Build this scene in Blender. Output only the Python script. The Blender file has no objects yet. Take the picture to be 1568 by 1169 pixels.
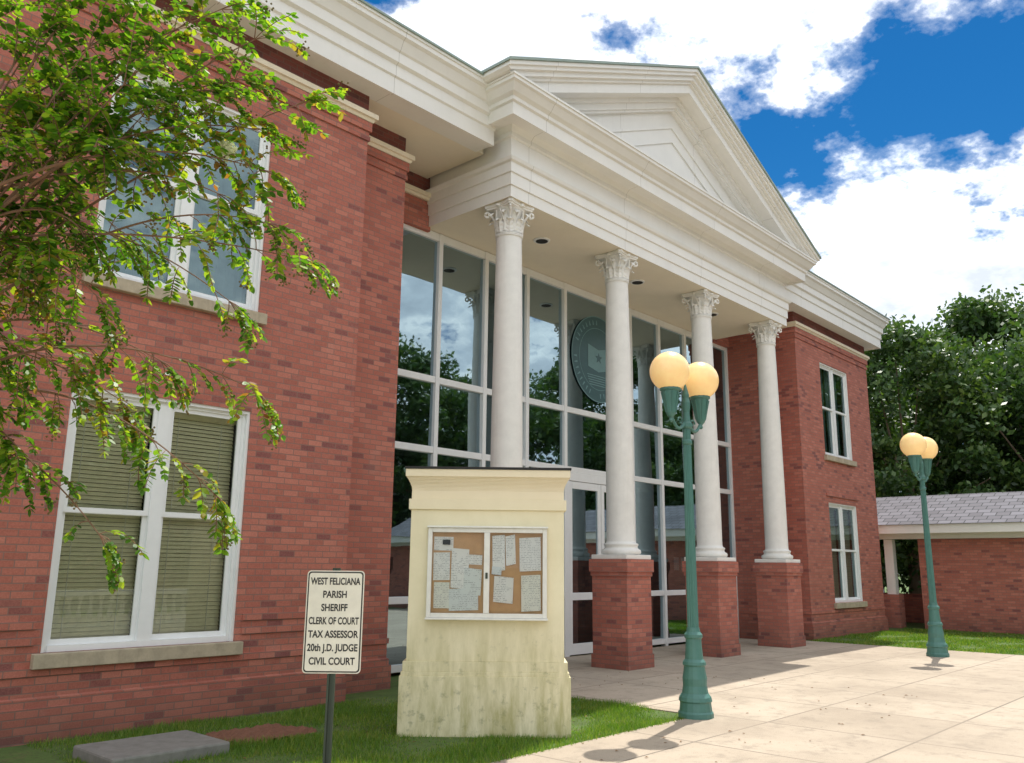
import bpy, math, random
import numpy as np
from mathutils import Vector, Matrix
R=random.Random(7); NR=np.random.RandomState(11)
scene=bpy.context.scene
scene.view_settings.view_transform='Standard'
scene.view_settings.look='None'
scene.view_settings.exposure=0
COL=scene.collection

# ------------------------------------------------------------------ materials
def newmat(n):
    m=bpy.data.materials.new(n);m.use_nodes=True
    nt=m.node_tree
    return m,nt,nt.nodes,nt.links,nt.nodes["Principled BSDF"]
def mixc(nt,fac,a,b,mode='MIX'):
    n=nt.nodes.new('ShaderNodeMix');n.data_type='RGBA';n.blend_type=mode
    for s,v in ((n.inputs[0],fac),(n.inputs[6],a),(n.inputs[7],b)):
        if isinstance(v,bpy.types.NodeSocket): nt.links.new(v,s)
        elif isinstance(v,(int,float)): s.default_value=v
        else: s.default_value=(*v,1)
    return n.outputs[2]
def noise(nt,scale,detail=4,rough=.55,vec=None):
    n=nt.nodes.new('ShaderNodeTexNoise');n.inputs['Scale'].default_value=scale
    n.inputs['Detail'].default_value=detail;n.inputs['Roughness'].default_value=rough
    if vec is None:
        g=nt.nodes.new('ShaderNodeNewGeometry');vec=g.outputs['Position']
    nt.links.new(vec,n.inputs['Vector'])
    return n.outputs['Fac']
def ramp(nt,fac,stops):
    r=nt.nodes.new('ShaderNodeValToRGB')
    e=r.color_ramp.elements
    while len(e)<len(stops): e.new(.5)
    for el,(p,c) in zip(e,stops):
        el.position=p;el.color=(*c,1) if not isinstance(c,(int,float)) else (c,c,c,1)
    nt.links.new(fac,r.inputs[0]);return r.outputs[0]
def math_(nt,op,a,b=0.0,c=None):
    n=nt.nodes.new('ShaderNodeMath');n.operation=op
    vals=[a,b]+([c] if c is not None else [])
    for i,v in enumerate(vals):
        if isinstance(v,bpy.types.NodeSocket): nt.links.new(v,n.inputs[i])
        else: n.inputs[i].default_value=v
    return n.outputs[0]
def bump(nt,h,bs,strength=.3,dist=.01):
    b=nt.nodes.new('ShaderNodeBump');b.inputs['Strength'].default_value=strength;b.inputs['Distance'].default_value=dist
    nt.links.new(h,b.inputs['Height']);nt.links.new(b.outputs[0],bs.inputs['Normal'])
def painted(n,col,var=.12,rough=.5,scale=3,dirt=(.35,.33,.27),dirtamt=.25,bumps=0,seam=False):
    m,nt,N,L,bs=newmat(n)
    f=ramp(nt,noise(nt,scale,4,.65),[(.35,0.0),(.75,1.0)])
    c=mixc(nt,f,col,tuple(x*(1-var) for x in col))
    g=nt.nodes.new('ShaderNodeNewGeometry');mp=nt.nodes.new('ShaderNodeMapping')
    mp.inputs['Scale'].default_value=(9,9,.8);L.new(g.outputs['Position'],mp.inputs[0])
    s=ramp(nt,noise(nt,1.0,4,.6,mp.outputs[0]),[(.55,0.0),(.85,dirtamt)])
    c=mixc(nt,s,c,dirt)
    if seam:
        sp=N.new('ShaderNodeSeparateXYZ');L.new(g.outputs['Position'],sp.inputs[0])
        fr=math_(nt,'FRACT',math_(nt,'ADD',math_(nt,'MULTIPLY',sp.outputs[0],.3731),.41))
        c=mixc(nt,math_(nt,'MULTIPLY',math_(nt,'LESS_THAN',fr,.003),.55),c,(.25,.22,.16))
    L.new(c,bs.inputs['Base Color']);bs.inputs['Roughness'].default_value=rough
    if bumps: bump(nt,noise(nt,60,3),bs,bumps,.004)
    return m
def brickmat(n,c1,c2,dark,mortar,bw=.205,rh=.072):
    m,nt,N,L,bs=newmat(n)
    g=N.new('ShaderNodeNewGeometry');sp=N.new('ShaderNodeSeparateXYZ');L.new(g.outputs['Position'],sp.inputs[0])
    cb=N.new('ShaderNodeCombineXYZ');L.new(math_(nt,'ADD',sp.outputs[0],sp.outputs[1]),cb.inputs[0]);L.new(sp.outputs[2],cb.inputs[1])
    b=N.new('ShaderNodeTexBrick');L.new(cb.outputs[0],b.inputs['Vector'])
    b.inputs['Scale'].default_value=1;b.inputs['Brick Width'].default_value=bw;b.inputs['Row Height'].default_value=rh
    b.inputs['Mortar Size'].default_value=.006;b.inputs['Mortar Smooth'].default_value=.15;b.inputs['Bias'].default_value=0
    b.inputs['Color1'].default_value=(0,0,0,1);b.inputs['Color2'].default_value=(1,1,1,1);b.inputs['Mortar'].default_value=(.5,.5,.5,1)
    d7=tuple(x*.78 for x in c1);d8=tuple(x*.90 for x in c1)
    col=ramp(nt,b.outputs['Color'],[(0,dark),(.055,dark),(.075,d7),(.22,c1),(.45,c2),(.60,d8),(.75,c1),(.88,d7),(.96,c2),(1,dark)])
    col=mixc(nt,ramp(nt,noise(nt,.7,3),[(.35,0.0),(.7,.35)]),col,d7)
    fine=noise(nt,70,2)
    col=mixc(nt,.22,col,ramp(nt,fine,[(.3,tuple(x*.6 for x in c1)),(.7,tuple(min(1,x*1.3) for x in c2))]))
    col=mixc(nt,ramp(nt,noise(nt,1.6,5,.7),[(.60,0.0),(.8,.25)]),col,(.50,.36,.30))
    col=mixc(nt,b.outputs['Fac'],col,mortar)
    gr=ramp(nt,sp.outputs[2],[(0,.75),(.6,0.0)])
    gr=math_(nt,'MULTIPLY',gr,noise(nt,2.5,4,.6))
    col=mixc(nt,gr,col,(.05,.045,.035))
    L.new(col,bs.inputs['Base Color']);bs.inputs['Roughness'].default_value=.85
    bump(nt,math_(nt,'SUBTRACT',1.0,b.outputs['Fac']),bs,.6,.006)
    return m
M={}
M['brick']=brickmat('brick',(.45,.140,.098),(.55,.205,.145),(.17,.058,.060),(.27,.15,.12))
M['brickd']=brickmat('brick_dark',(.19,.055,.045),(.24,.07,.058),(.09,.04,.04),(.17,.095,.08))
M['white']=painted('white_paint',(.86,.84,.79),.06,.45,2,(.45,.42,.34),.10,0,True)
M['cream']=painted('cream_trim',(.84,.74,.56),.1,.6,2,(.45,.38,.28),.25)
M['ceil']=painted('ceiling_cream',(.86,.78,.63),.06,.7,1.5,(.6,.52,.4),.1)
M['col']=painted('column_paint',(.86,.84,.79),.10,.55,5,(.5,.47,.38),.22,.25)
M['frame']=painted('frame_paint',(.87,.88,.87),.06,.35,4,(.5,.5,.45),.12)
M['sill']=painted('stone_sill',(.50,.42,.30),.3,.8,8,(.15,.12,.08),.5,.4)
M['pad']=painted('pad_concrete',(.25,.24,.22),.3,.8,8,(.10,.09,.07),.6,.4)
M['roofedge']=painted('roof_metal',(.30,.38,.33),.2,.5,3,(.2,.2,.18),.2)
def kioskmat():
    m,nt,N,L,bs=newmat('kiosk_stucco')
    g=N.new('ShaderNodeNewGeometry');sp=N.new('ShaderNodeSeparateXYZ');L.new(g.outputs['Position'],sp.inputs[0])
    c=mixc(nt,ramp(nt,noise(nt,2.2,5,.7),[(.35,0.0),(.7,1.0)]),(.88,.81,.57),(.80,.73,.49))
    c=mixc(nt,ramp(nt,math_(nt,'MULTIPLY',sp.outputs[2],.4),[(.86,0.0),(.95,.6)]),c,(.90,.78,.58))
    z=ramp(nt,math_(nt,'MULTIPLY',sp.outputs[2],.4),[(0,1.0),(.26,.6),(.5,0.0)])
    mp=N.new('ShaderNodeMapping');mp.inputs['Scale'].default_value=(6,6,1.2);L.new(g.outputs['Position'],mp.inputs[0])
    st=ramp(nt,noise(nt,1.3,6,.7,mp.outputs[0]),[(.36,0.0),(.64,1.0)])
    c=mixc(nt,math_(nt,'MULTIPLY',z,st),c,(.47,.43,.19))
    c=mixc(nt,math_(nt,'MULTIPLY',ramp(nt,noise(nt,9,5,.7),[(.56,0.0),(.72,.8)]),z),c,(.23,.24,.12))
    L.new(c,bs.inputs['Base Color']);bs.inputs['Roughness'].default_value=.75
    bump(nt,noise(nt,120,3),bs,.25,.004)
    return m
M['kiosk']=kioskmat()
def flat(n,col,rough=.6,metal=0,em=None,ems=0):
    m,nt,N,L,bs=newmat(n)
    f=noise(nt,12,3)
    L.new(mixc(nt,f,tuple(x*.85 for x in col),tuple(min(1,x*1.12) for x in col)),bs.inputs['Base Color'])
    bs.inputs['Roughness'].default_value=rough;bs.inputs['Metallic'].default_value=metal
    if em: bs.inputs['Emission Color'].default_value=(*em,1);bs.inputs['Emission Strength'].default_value=ems
    return m
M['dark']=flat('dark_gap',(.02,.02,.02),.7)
M['inwall']=flat('interior_wall',(.28,.25,.21),.8)
M['infloor']=flat('interior_floor',(.12,.09,.07),.4)
M['blind']=flat('window_blind',(.85,.82,.60),.6)
M['curtain']=flat('curtain',(.50,.57,.57),.8)
M['green']=flat('verdigris_paint',(.075,.20,.17),.45)
M['globe']=flat('amber_globe',(1.0,.68,.32),.25,0,(1,.60,.24),.28)  # weak emission stands in for sunlight glowing through the amber globe
M['cork']=flat('cork',(.62,.38,.20),.9)
M['alu']=flat('case_frame',(.80,.80,.74),.35,.1)
M['black']=flat('black_paint',(.015,.015,.015),.5)
M['signface']=flat('sign_face',(.84,.82,.70),.4)
M['steel']=flat('post_steel',(.06,.08,.06),.5,.5)
def papermat():
    m,nt,N,L,bs=newmat('paper_print')
    tc=N.new('ShaderNodeTexCoord');sp=N.new('ShaderNodeSeparateXYZ');L.new(tc.outputs['Object'],sp.inputs[0])
    g=N.new('ShaderNodeNewGeometry')
    ln=math_(nt,'GREATER_THAN',math_(nt,'FRACT',math_(nt,'MULTIPLY',sp.outputs[2],58.0)),.6)
    w=math_(nt,'GREATER_THAN',noise(nt,90,2,.5,tc.outputs['Object']),.5)
    w2=math_(nt,'GREATER_THAN',noise(nt,9,1,.5,tc.outputs['Object']),.45)
    f=math_(nt,'MULTIPLY',math_(nt,'MULTIPLY',math_(nt,'MULTIPLY',ln,w),w2),.6)
    base=ramp(nt,g.outputs['Random Per Island'],[(0,(.82,.82,.80)),(.6,(.86,.86,.84)),(.8,(.80,.80,.72)),(1,(.72,.78,.82))])
    L.new(mixc(nt,f,base,(.25,.25,.27)),bs.inputs['Base Color']);bs.inputs['Roughness'].default_value=.7
    return m
M['paper']=papermat()
def glassmat(n,tint,base,gcol=(.85,.97,1.0),ior=1.5):
    m,nt,N,L,bs=newmat(n)
    N.remove(bs);out=[x for x in N if x.type=='OUTPUT_MATERIAL'][0]
    t=N.new('ShaderNodeBsdfTransparent');t.inputs[0].default_value=(*tint,1)
    g=N.new('ShaderNodeBsdfGlossy');g.inputs['Roughness'].default_value=.015;g.inputs['Color'].default_value=(*gcol,1)
    bp=N.new('ShaderNodeBump');bp.inputs['Strength'].default_value=.06;bp.inputs['Distance'].default_value=.02
    L.new(noise(nt,1.3,2),bp.inputs['Height']);L.new(bp.outputs[0],g.inputs['Normal'])
    fr=N.new('ShaderNodeFresnel');fr.inputs[0].default_value=ior
    f=math_(nt,'ADD',fr.outputs[0],base)
    mx=N.new('ShaderNodeMixShader');L.new(f,mx.inputs[0]);L.new(t.outputs[0],mx.inputs[1]);L.new(g.outputs[0],mx.inputs[2])
    L.new(mx.outputs[0],out.inputs[0]);return m
M['glass']=glassmat('tinted_glass',(.34,.44,.45),.36,(.66,.86,.95))
M['glassw']=glassmat('window_glass',(.92,.94,.88),.05)
M['glassu']=glassmat('window_glass_blue',(.60,.68,.68),.16,(.55,.72,.76))
M['glassc']=glassmat('case_glass',(.95,.96,.95),0.0,ior=1.3)
M['seal']=flat('seal_film',(.045,.11,.12),.3)
M['seal2']=flat('seal_light',(.15,.28,.29),.4)
def concrete():
    m,nt,N,L,bs=newmat('concrete_pavement')
    g=N.new('ShaderNodeNewGeometry')
    b=N.new('ShaderNodeTexBrick');L.new(g.outputs['Position'],b.inputs['Vector']);b.offset=0
    b.inputs['Scale'].default_value=1;b.inputs['Brick Width'].default_value=1.55;b.inputs['Row Height'].default_value=1.55
    b.inputs['Mortar Size'].default_value=.016;b.inputs['Mortar Smooth'].default_value=.5
    b.inputs['Color1'].default_value=(.43,.35,.265,1);b.inputs['Color2'].default_value=(.53,.44,.34,1)
    b.inputs['Mortar'].default_value=(.08,.065,.05,1)
    c=b.outputs['Color']
    c=mixc(nt,ramp(nt,noise(nt,.55,7,.68),[(.40,0.0),(.62,.75)]),c,(.29,.23,.17))
    c=mixc(nt,ramp(nt,noise(nt,3.2,6,.72),[(.52,0.0),(.68,.65)]),c,(.18,.145,.11))
    c=mixc(nt,ramp(nt,noise(nt,14,4,.7),[(.60,0.0),(.70,.55)]),c,(.11,.09,.07))
    c=mixc(nt,.30,c,ramp(nt,noise(nt,130,2),[(.3,(.18,.15,.12)),(.7,(.66,.57,.45))]))
    L.new(c,bs.inputs['Base Color']);bs.inputs['Roughness'].default_value=.85
    return m
M['conc']=concrete()
def grassground():
    m,nt,N,L,bs=newmat('grass_ground')
    c=ramp(nt,noise(nt,2.5,6,.7),[(.3,(.06,.10,.02)),(.55,(.09,.16,.03)),(.75,(.15,.12,.06))])
    c=mixc(nt,ramp(nt,noise(nt,40,3),[(.45,0.0),(.7,.6)]),c,(.05,.045,.02))
    L.new(c,bs.inputs['Base Color']);bs.inputs['Roughness'].default_value=.95
    return m
M['lawn']=grassground()
def leafmat(n,stops,trans=.5,nscale=.6,tint=(1.6,1.7,.6)):
    m,nt,N,L,bs=newmat(n)
    out=[x for x in N if x.type=='OUTPUT_MATERIAL'][0]
    g=N.new('ShaderNodeNewGeometry')
    f=math_(nt,'ADD',math_(nt,'MULTIPLY',g.outputs['Random Per Island'],.5),math_(nt,'MULTIPLY',noise(nt,nscale,2),.5))
    c=ramp(nt,f,stops)
    L.new(c,bs.inputs['Base Color']);bs.inputs['Roughness'].default_value=.45
    t=N.new('ShaderNodeBsdfTranslucent')
    tc=mixc(nt,1.0,c,tint,'MULTIPLY');L.new(tc,t.inputs[0])
    mx=N.new('ShaderNodeMixShader');mx.inputs[0].default_value=trans
    L.new(bs.outputs[0],mx.inputs[1]);L.new(t.outputs[0],mx.inputs[2]);L.new(mx.outputs[0],out.inputs[0])
    return m
M['leaf']=leafmat('myrtle_leaves',[(.2,(.035,.10,.013)),(.38,(.07,.18,.018)),(.55,(.15,.30,.025)),(.68,(.30,.40,.045)),(.80,(.28,.12,.045))],.50,1.5,(1.9,1.85,.6))
M['tleaf']=leafmat('tree_leaves',[(.2,(.025,.06,.018)),(.5,(.055,.12,.03)),(.8,(.13,.20,.045))],.25,.25)
M['blade']=leafmat('grass_blades',[(.2,(.07,.15,.015)),(.5,(.13,.26,.03)),(.75,(.28,.32,.07)),(.9,(.30,.24,.10))],.4,1.6)
M['bark']=flat('bark',(.22,.16,.11),.9)
M['twig']=flat('twig_bark',(.22,.12,.07),.8)
M['pod']=flat('seed_pods',(.16,.12,.04),.8)
M['flower']=flat('flowers',(.84,.86,.64),.8)
def shing():
    m,nt,N,L,bs=newmat('roof_shingles')
    g=N.new('ShaderNodeNewGeometry');sp=N.new('ShaderNodeSeparateXYZ');L.new(g.outputs['Position'],sp.inputs[0])
    cb=N.new('ShaderNodeCombineXYZ');L.new(sp.outputs[1],cb.inputs[0]);L.new(math_(nt,'MULTIPLY',sp.outputs[2],2.2),cb.inputs[1])
    b=N.new('ShaderNodeTexBrick');L.new(cb.outputs[0],b.inputs['Vector'])
    b.inputs['Scale'].default_value=1;b.inputs['Brick Width'].default_value=.35;b.inputs['Row Height'].default_value=.24
    b.inputs['Mortar Size'].default_value=.015
    b.inputs['Color1'].default_value=(.12,.115,.13,1);b.inputs['Color2'].default_value=(.19,.185,.21,1);b.inputs['Mortar'].default_value=(.04,.04,.045,1)
    L.new(b.outputs['Color'],bs.inputs['Base Color']);bs.inputs['Roughness'].default_value=.9;return m
M['shingle']=shing()
M['asphalt']=flat('asphalt',(.05,.05,.05),.9)
M['dirt']=flat('red_dirt',(.19,.085,.05),.95)
M['deadleaf']=flat('fallen_leaf',(.22,.12,.05),.9)
M['carp']=flat('car_paint',(.55,.57,.60),.3,.2)
M['carr']=flat('car_paint_red',(.35,.03,.03),.3,.1)

# ------------------------------------------------------------------ mesh tools
class MB:
    def __init__(s): s.v=[];s.f=[];s.m=[];s.mats=[]
    def mi(s,k):
        if k not in s.mats: s.mats.append(k)
        return s.mats.index(k)
    def face(s,pts,k):
        n=len(s.v);s.v+= [tuple(p) for p in pts];s.f.append(tuple(range(n,n+len(pts))));s.m.append(s.mi(k))
    def box(s,x0,x1,y0,y1,z0,z1,k):
        n=len(s.v);s.v+=[(x0,y0,z0),(x1,y0,z0),(x1,y1,z0),(x0,y1,z0),(x0,y0,z1),(x1,y0,z1),(x1,y1,z1),(x0,y1,z1)]
        for q in ((0,3,2,1),(4,5,6,7),(0,1,5,4),(1,2,6,5),(2,3,7,6),(3,0,4,7)):
            s.f.append(tuple(n+i for i in q));s.m.append(s.mi(k))
    def prismY(s,poly,y0,y1,k):
        n=len(s.v);c=len(poly)
        s.v+=[(x,y0,z) for x,z in poly]+[(x,y1,z) for x,z in poly]
        s.f.append(tuple(range(n,n+c)));s.m.append(s.mi(k))
        s.f.append(tuple(range(n+2*c-1,n+c-1,-1)));s.m.append(s.mi(k))
        for i in range(c):
            j=(i+1)%c
            s.f.append((n+i,n+c+i,n+c+j,n+j));s.m.append(s.mi(k))
    def lathe(s,prof,cx,cy,k,seg=24,z0=0,cap=True):
        n=len(s.v)
        for r,z in prof:
            for i in range(seg):
                a=2*math.pi*i/seg;s.v.append((cx+r*math.cos(a),cy+r*math.sin(a),z+z0))
        for j in range(len(prof)-1):
            for i in range(seg):
                i2=(i+1)%seg
                s.f.append((n+j*seg+i,n+j*seg+i2,n+(j+1)*seg+i2,n+(j+1)*seg+i));s.m.append(s.mi(k))
        if cap:
            s.f.append(tuple(n+i for i in range(seg-1,-1,-1)));s.m.append(s.mi(k))
            b=n+(len(prof)-1)*seg;s.f.append(tuple(b+i for i in range(seg)));s.m.append(s.mi(k))
    def tube(s,pts,rad,k,seg=6):
        n=len(s.v);P=[Vector(p) for p in pts]
        for i,p in enumerate(P):
            t=(P[min(i+1,len(P)-1)]-P[max(i-1,0)]).normalized()
            a=t.cross(Vector((0,0,1)))
            if a.length<.05: a=t.cross(Vector((1,0,0)))
            a.normalize();b=t.cross(a)
            for j in range(seg):
                an=2*math.pi*j/seg;q=p+(a*math.cos(an)+b*math.sin(an))*rad[i];s.v.append(tuple(q))
        for i in range(len(P)-1):
            for j in range(seg):
                j2=(j+1)%seg
                s.f.append((n+i*seg+j,n+i*seg+j2,n+(i+1)*seg+j2,n+(i+1)*seg+j));s.m.append(s.mi(k))
        s.f.append(tuple(n+j for j in range(seg-1,-1,-1)));s.m.append(s.mi(k))
        e=n+(len(P)-1)*seg;s.f.append(tuple(e+j for j in range(seg)));s.m.append(s.mi(k))
    def sweep(s,prof,path,k):
        n=len(s.v);c=len(prof);P=[Vector(p) for p in path];offs=[]
        for i in range(len(P)):
            ns=[]
            if i>0: d=(P[i]-P[i-1]).normalized();ns.append(Vector((d.y,-d.x)))
            if i<len(P)-1: d=(P[i+1]-P[i]).normalized();ns.append(Vector((d.y,-d.x)))
            o=ns[0] if len(ns)==1 or (ns[0]-ns[1]).length<1e-4 else (ns[0]+ns[1])
            offs.append(o)
        for p,o in zip(P,offs):
            for a,z in prof: s.v.append((p.x+o.x*a,p.y+o.y*a,z))
        for i in range(len(P)-1):
            for j in range(c-1):
                s.f.append((n+i*c+j,n+(i+1)*c+j,n+(i+1)*c+j+1,n+i*c+j+1));s.m.append(s.mi(k))
        for e in (0,len(P)-1):
            s.f.append(tuple(n+e*c+j for j in range(c)));s.m.append(s.mi(k))
    def obj(s,name,parent=None,smooth=False,bevel=0,loc=None):
        me=bpy.data.meshes.new(name);me.from_pydata(s.v,[],s.f)
        for k in s.mats: me.materials.append(M[k])
        me.polygons.foreach_set('material_index',s.m)
        if smooth: me.polygons.foreach_set('use_smooth',[True]*len(me.polygons))
        me.update()
        o=bpy.data.objects.new(name,me);COL.objects.link(o)
        if parent: o.parent=parent
        if loc: o.location=loc
        if bevel:
            b=o.modifiers.new('b','BEVEL');b.width=bevel;b.segments=2;b.limit_method='ANGLE';b.angle_limit=math.radians(50)
        return o
def empty(name,loc=(0,0,0),rz=0):
    e=bpy.data.objects.new(name,None);COL.objects.link(e);e.location=loc;e.rotation_euler=(0,0,rz);e.empty_display_size=.3;return e

# ------------------------------------------------------------------ courthouse
BH=empty('brick_courthouse')
YW=9.05
def wall(b,x0,x1,z0,z1,y0,y1,ops,k):
    xs=sorted({x0,x1,*[o[0] for o in ops],*[o[1] for o in ops]});zs=sorted({z0,z1,*[o[2] for o in ops],*[o[3] for o in ops]})
    for i in range(len(xs)-1):
        a,c=xs[i],xs[i+1];run=None
        for j in range(len(zs)-1):
            zz0,zz1=zs[j],zs[j+1];mx=(a+c)/2;mz=(zz0+zz1)/2
            op=any(o[0]<mx<o[1] and o[2]<mz<o[3] for o in ops)
            if not op:
                if run is None: run=zz0
            if op or j==len(zs)-2:
                end=zz0 if op else zz1
                if run is not None and end>run: b.box(a,c,y0,y1,run,end,k)
                run=None
LW=[(3.27,5.30,.79,3.41),(3.31,5.30,4.62,7.12)]
RW=[(22.12,24.02,.82,3.36),(22.12,24.02,4.6,7.12)]
XL,XR=6.8,20.65
XE=25.55
PX0,PX1,PYF=9.2,19.0,8.5
b=MB()
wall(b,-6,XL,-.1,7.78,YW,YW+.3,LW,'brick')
wall(b,XR,XE,-.1,7.78,YW,YW+.3,RW,'brick')
X2L,X2R,Y2=7.97,19.72,9.6
b.box(XL-.3,XL,YW+.3,Y2,-.1,7.78,'brick');b.box(XL-.3,X2L,Y2,10.5,-.1,7.78,'brick')
b.box(XR,XR+.3,YW+.3,Y2,-.1,7.78,'brick');b.box(X2R,XR+.3,Y2,10.5,-.1,7.78,'brick')
b.box(XE-.3,XE,YW+.3,22,-.1,7.78,'brick');b.box(-6,-5.7,YW+.3,22,-.1,7.78,'brick')
b.box(-6,XE,22,22.3,-.1,9,'brick')
b.box(X2L,PX0+.05,10.42,10.7,7.26,7.78,'brick');b.box(PX1-.05,X2R,10.42,10.7,7.26,7.78,'brick')
b.box(XE,XE+1.0,14,20,-.1,6.0,'brick')
b.obj('brick_walls',BH)
b=MB()
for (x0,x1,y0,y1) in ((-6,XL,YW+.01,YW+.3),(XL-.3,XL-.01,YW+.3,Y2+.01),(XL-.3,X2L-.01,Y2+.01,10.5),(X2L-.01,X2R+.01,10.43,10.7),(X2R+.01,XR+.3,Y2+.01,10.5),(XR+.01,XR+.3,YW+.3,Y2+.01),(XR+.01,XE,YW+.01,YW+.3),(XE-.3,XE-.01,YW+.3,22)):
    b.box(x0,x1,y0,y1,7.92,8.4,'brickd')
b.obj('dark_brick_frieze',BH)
b=MB()
def path_courses(prof,k,bb):
    bb.sweep(prof,[(-6,YW),(XL,YW),(XL,Y2),(X2L,Y2),(X2L,10.41)],k)
    bb.sweep(prof,[(X2R,10.41),(X2R,Y2),(XR,Y2),(XR,YW),(XE,YW),(XE,22)],k)
path_courses([(0,7.50),(.025,7.50),(.025,7.57),(.012,7.57),(.012,7.64),(.04,7.64),(.04,7.775),(0,7.775)],'brick',b)
path_courses([(-.01,-.1),(.05,-.1),(.05,.30),(.025,.30),(.025,.38),(-.01,.40)],'brick',b)
path_courses([(-.01,.58),(.018,.585),(.018,.655),(-.01,.66)],'brick',b)
for (x0,x1) in ((-6,3.2),(5.38,XL)):
    b.sweep([(-.01,.86),(.018,.865),(.018,.935),(-.01,.94)],[(x0,YW),(x1,YW)],'brick')
    b.sweep([(-.01,1.01),(.018,1.015),(.018,1.085),(-.01,1.09)],[(x0,YW),(x1,YW)],'brick')
b.box(22.0,24.15,YW-.03,YW+.01,3.52,3.6,'brick')
b.obj('brick_courses',BH)
b=MB()
belt=[(-.02,7.78),(.05,7.78),(.07,7.82),(.10,7.83),(.10,7.90),(.03,7.925),(-.02,7.93)]
path_courses(belt,'cream',b)
b.sweep(belt,[(X2L+.1,10.42),(9.2,10.42)],'cream')
b.obj('cream_belt_course',BH)
b=MB()
for (x0,x1,z0,z1) in LW+RW: b.box(x0-.08,x1+.08,YW-.075,YW+.12,z0-.14,z0-.002,'sill')
b.obj('window_sills',BH,bevel=.008)
def window(name,x0,x1,z0,z1,glass,blind):
    b=MB();g=MB();yf=YW+.06;fw=.07
    xm=(x0+x1)/2;zm=z0+(z1-z0)*.52
    b.box(x0,x0+fw,yf,yf+.12,z0,z1,'frame');b.box(x1-fw,x1,yf,yf+.12,z0,z1,'frame')
    b.box(x0+fw,x1-fw,yf,yf+.12,z1-fw,z1,'frame');b.box(x0+fw,x1-fw,yf-.01,yf+.12,z0,z0+.06,'frame')
    b.box(xm-.07,xm+.07,yf-.004,yf+.12,z0+.06,z1-fw,'frame')
    for (a,c) in ((x0+fw,xm-.07),(xm+.07,x1-fw)):
        s=.045
        for (q0,q1,yy) in ((z0+.06,zm+.02,yf+.05),(zm-.02,z1-fw,yf+.02)):
            b.box(a,a+s,yy,yy+.03,q0,q1,'frame');b.box(c-s,c,yy,yy+.03,q0,q1,'frame')
            b.box(a+s,c-s,yy,yy+.03,q1-s,q1,'frame');b.box(a+s,c-s,yy,yy+.03,q0,q0+s*1.2,'frame')
            t=R.uniform(-.003,.003);u=R.uniform(-.003,.003)
            yy2=yy+.016
            g.face([(a+s,yy2-t,q0+s),(c-s,yy2+t,q0+s),(c-s,yy2+t+u,q1-s),(a+s,yy2-t+u,q1-s)],glass)
        if blind:
            z=z0+.08
            while z<z1-.12:
                w1,w2=R.uniform(-.0015,.0015),R.uniform(-.0015,.0015)
                b.face([(a+.01,yf+.160,z+w1),(c-.01,yf+.160,z+w2),(c-.01,yf+.180,z+.041+w2),(a+.01,yf+.180,z+.041+w1)],'blind');z+=.044
            b.box(a,c,yf+.15,yf+.20,z1-.15,z1-.07,'blind')
            for q in (.2,.8): b.box(a+(c-a)*q-.003,a+(c-a)*q+.003,yf+.152,yf+.156,z0+.08,z1-.1,'alu')
        else:
            n=14
            for i in range(n):
                xa=a+(c-a)*i/n;xb=a+(c-a)*(i+1)/n
                dy=.03 if i%2 else 0
                b.face([(xa,yf+.25+dy,z0),(xb,yf+.28-dy,z0),(xb,yf+.28-dy,z1),(xa,yf+.25+dy,z1)],'curtain')
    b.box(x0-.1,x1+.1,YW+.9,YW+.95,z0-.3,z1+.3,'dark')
    b.obj(name+'_frame',BH);g.obj(name+'_glass',BH)
window('lower_window',*LW[0],'glassw',True)
window('upper_window',*LW[1],'glassu',False)
window('right_lower_window',*RW[0],'glassu',True)
window('right_upper_window',*RW[1],'glassu',False)
b=MB()
for (x0,x1,z0,z1) in LW+RW:
    b.box(x0-.0,x0+.035,YW+.02,YW+.058,z0,z1,'frame');b.box(x1-.035,x1,YW+.02,YW+.058,z0,z1,'frame');b.box(x0+.035,x1-.035,YW+.02,YW+.058,z1-.035,z1,'frame')
b.obj('brick_mould',BH)

wp=[(-.05,8.20),(.30,8.20),(.30,8.17),(.36,8.17),(.36,8.42),(.39,8.44),(.39,8.60),(.44,8.63),(.44,8.78),(.47,8.80),(.53,8.93),(.58,8.96),(.58,9.03),(.60,9.03),(.60,9.07),(-.05,9.10)]
b=MB()
b.sweep(wp,[(-6,YW),(9.0,YW)],'white')
b.sweep(wp,[(19.2,YW),(XE,YW),(XE,22)],'white')
b.box(XL-.3,9.15,YW+.02,10.7,8.205,8.3,'ceil');b.box(19.05,XR+.3,YW+.02,10.7,8.205,8.3,'ceil')
b.sweep([(0,5.7),(.3,5.7),(.35,5.95),(.45,6.1),(.45,6.2),(0,6.25)],[(XE+.5,13.6),(XE+1.0,13.6),(XE+1.0,20)],'white')
b.box(XE,XE+1.0,13.7,20,6.0,6.2,'white')
b.obj('wing_cornice',BH)
b=MB()
pp=[(0,7.33),(0,7.52),(.025,7.525),(.025,7.72),(.05,7.73),(.05,7.89),(.09,7.91),(.11,7.96),(.03,7.985),(0,8.0),(0,8.33),(.05,8.34),(.05,8.41),(.12,8.48),(.33,8.49),(.33,8.46),(.37,8.46),(.37,8.66),(.41,8.68),(.41,8.74),(.47,8.78),(.54,8.88),(.58,8.90),(.58,8.955),(.60,8.955),(.60,8.99),(0,9.0)]
b.sweep(pp,[(PX0,10.41),(PX0,PYF),(PX1,PYF),(PX1,10.41)],'white')
b.obj('portico_entablature',BH)
b=MB()
b.box(PX0+.01,PX1-.01,PYF+.01,10.72,7.335,7.45,'ceil')
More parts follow.
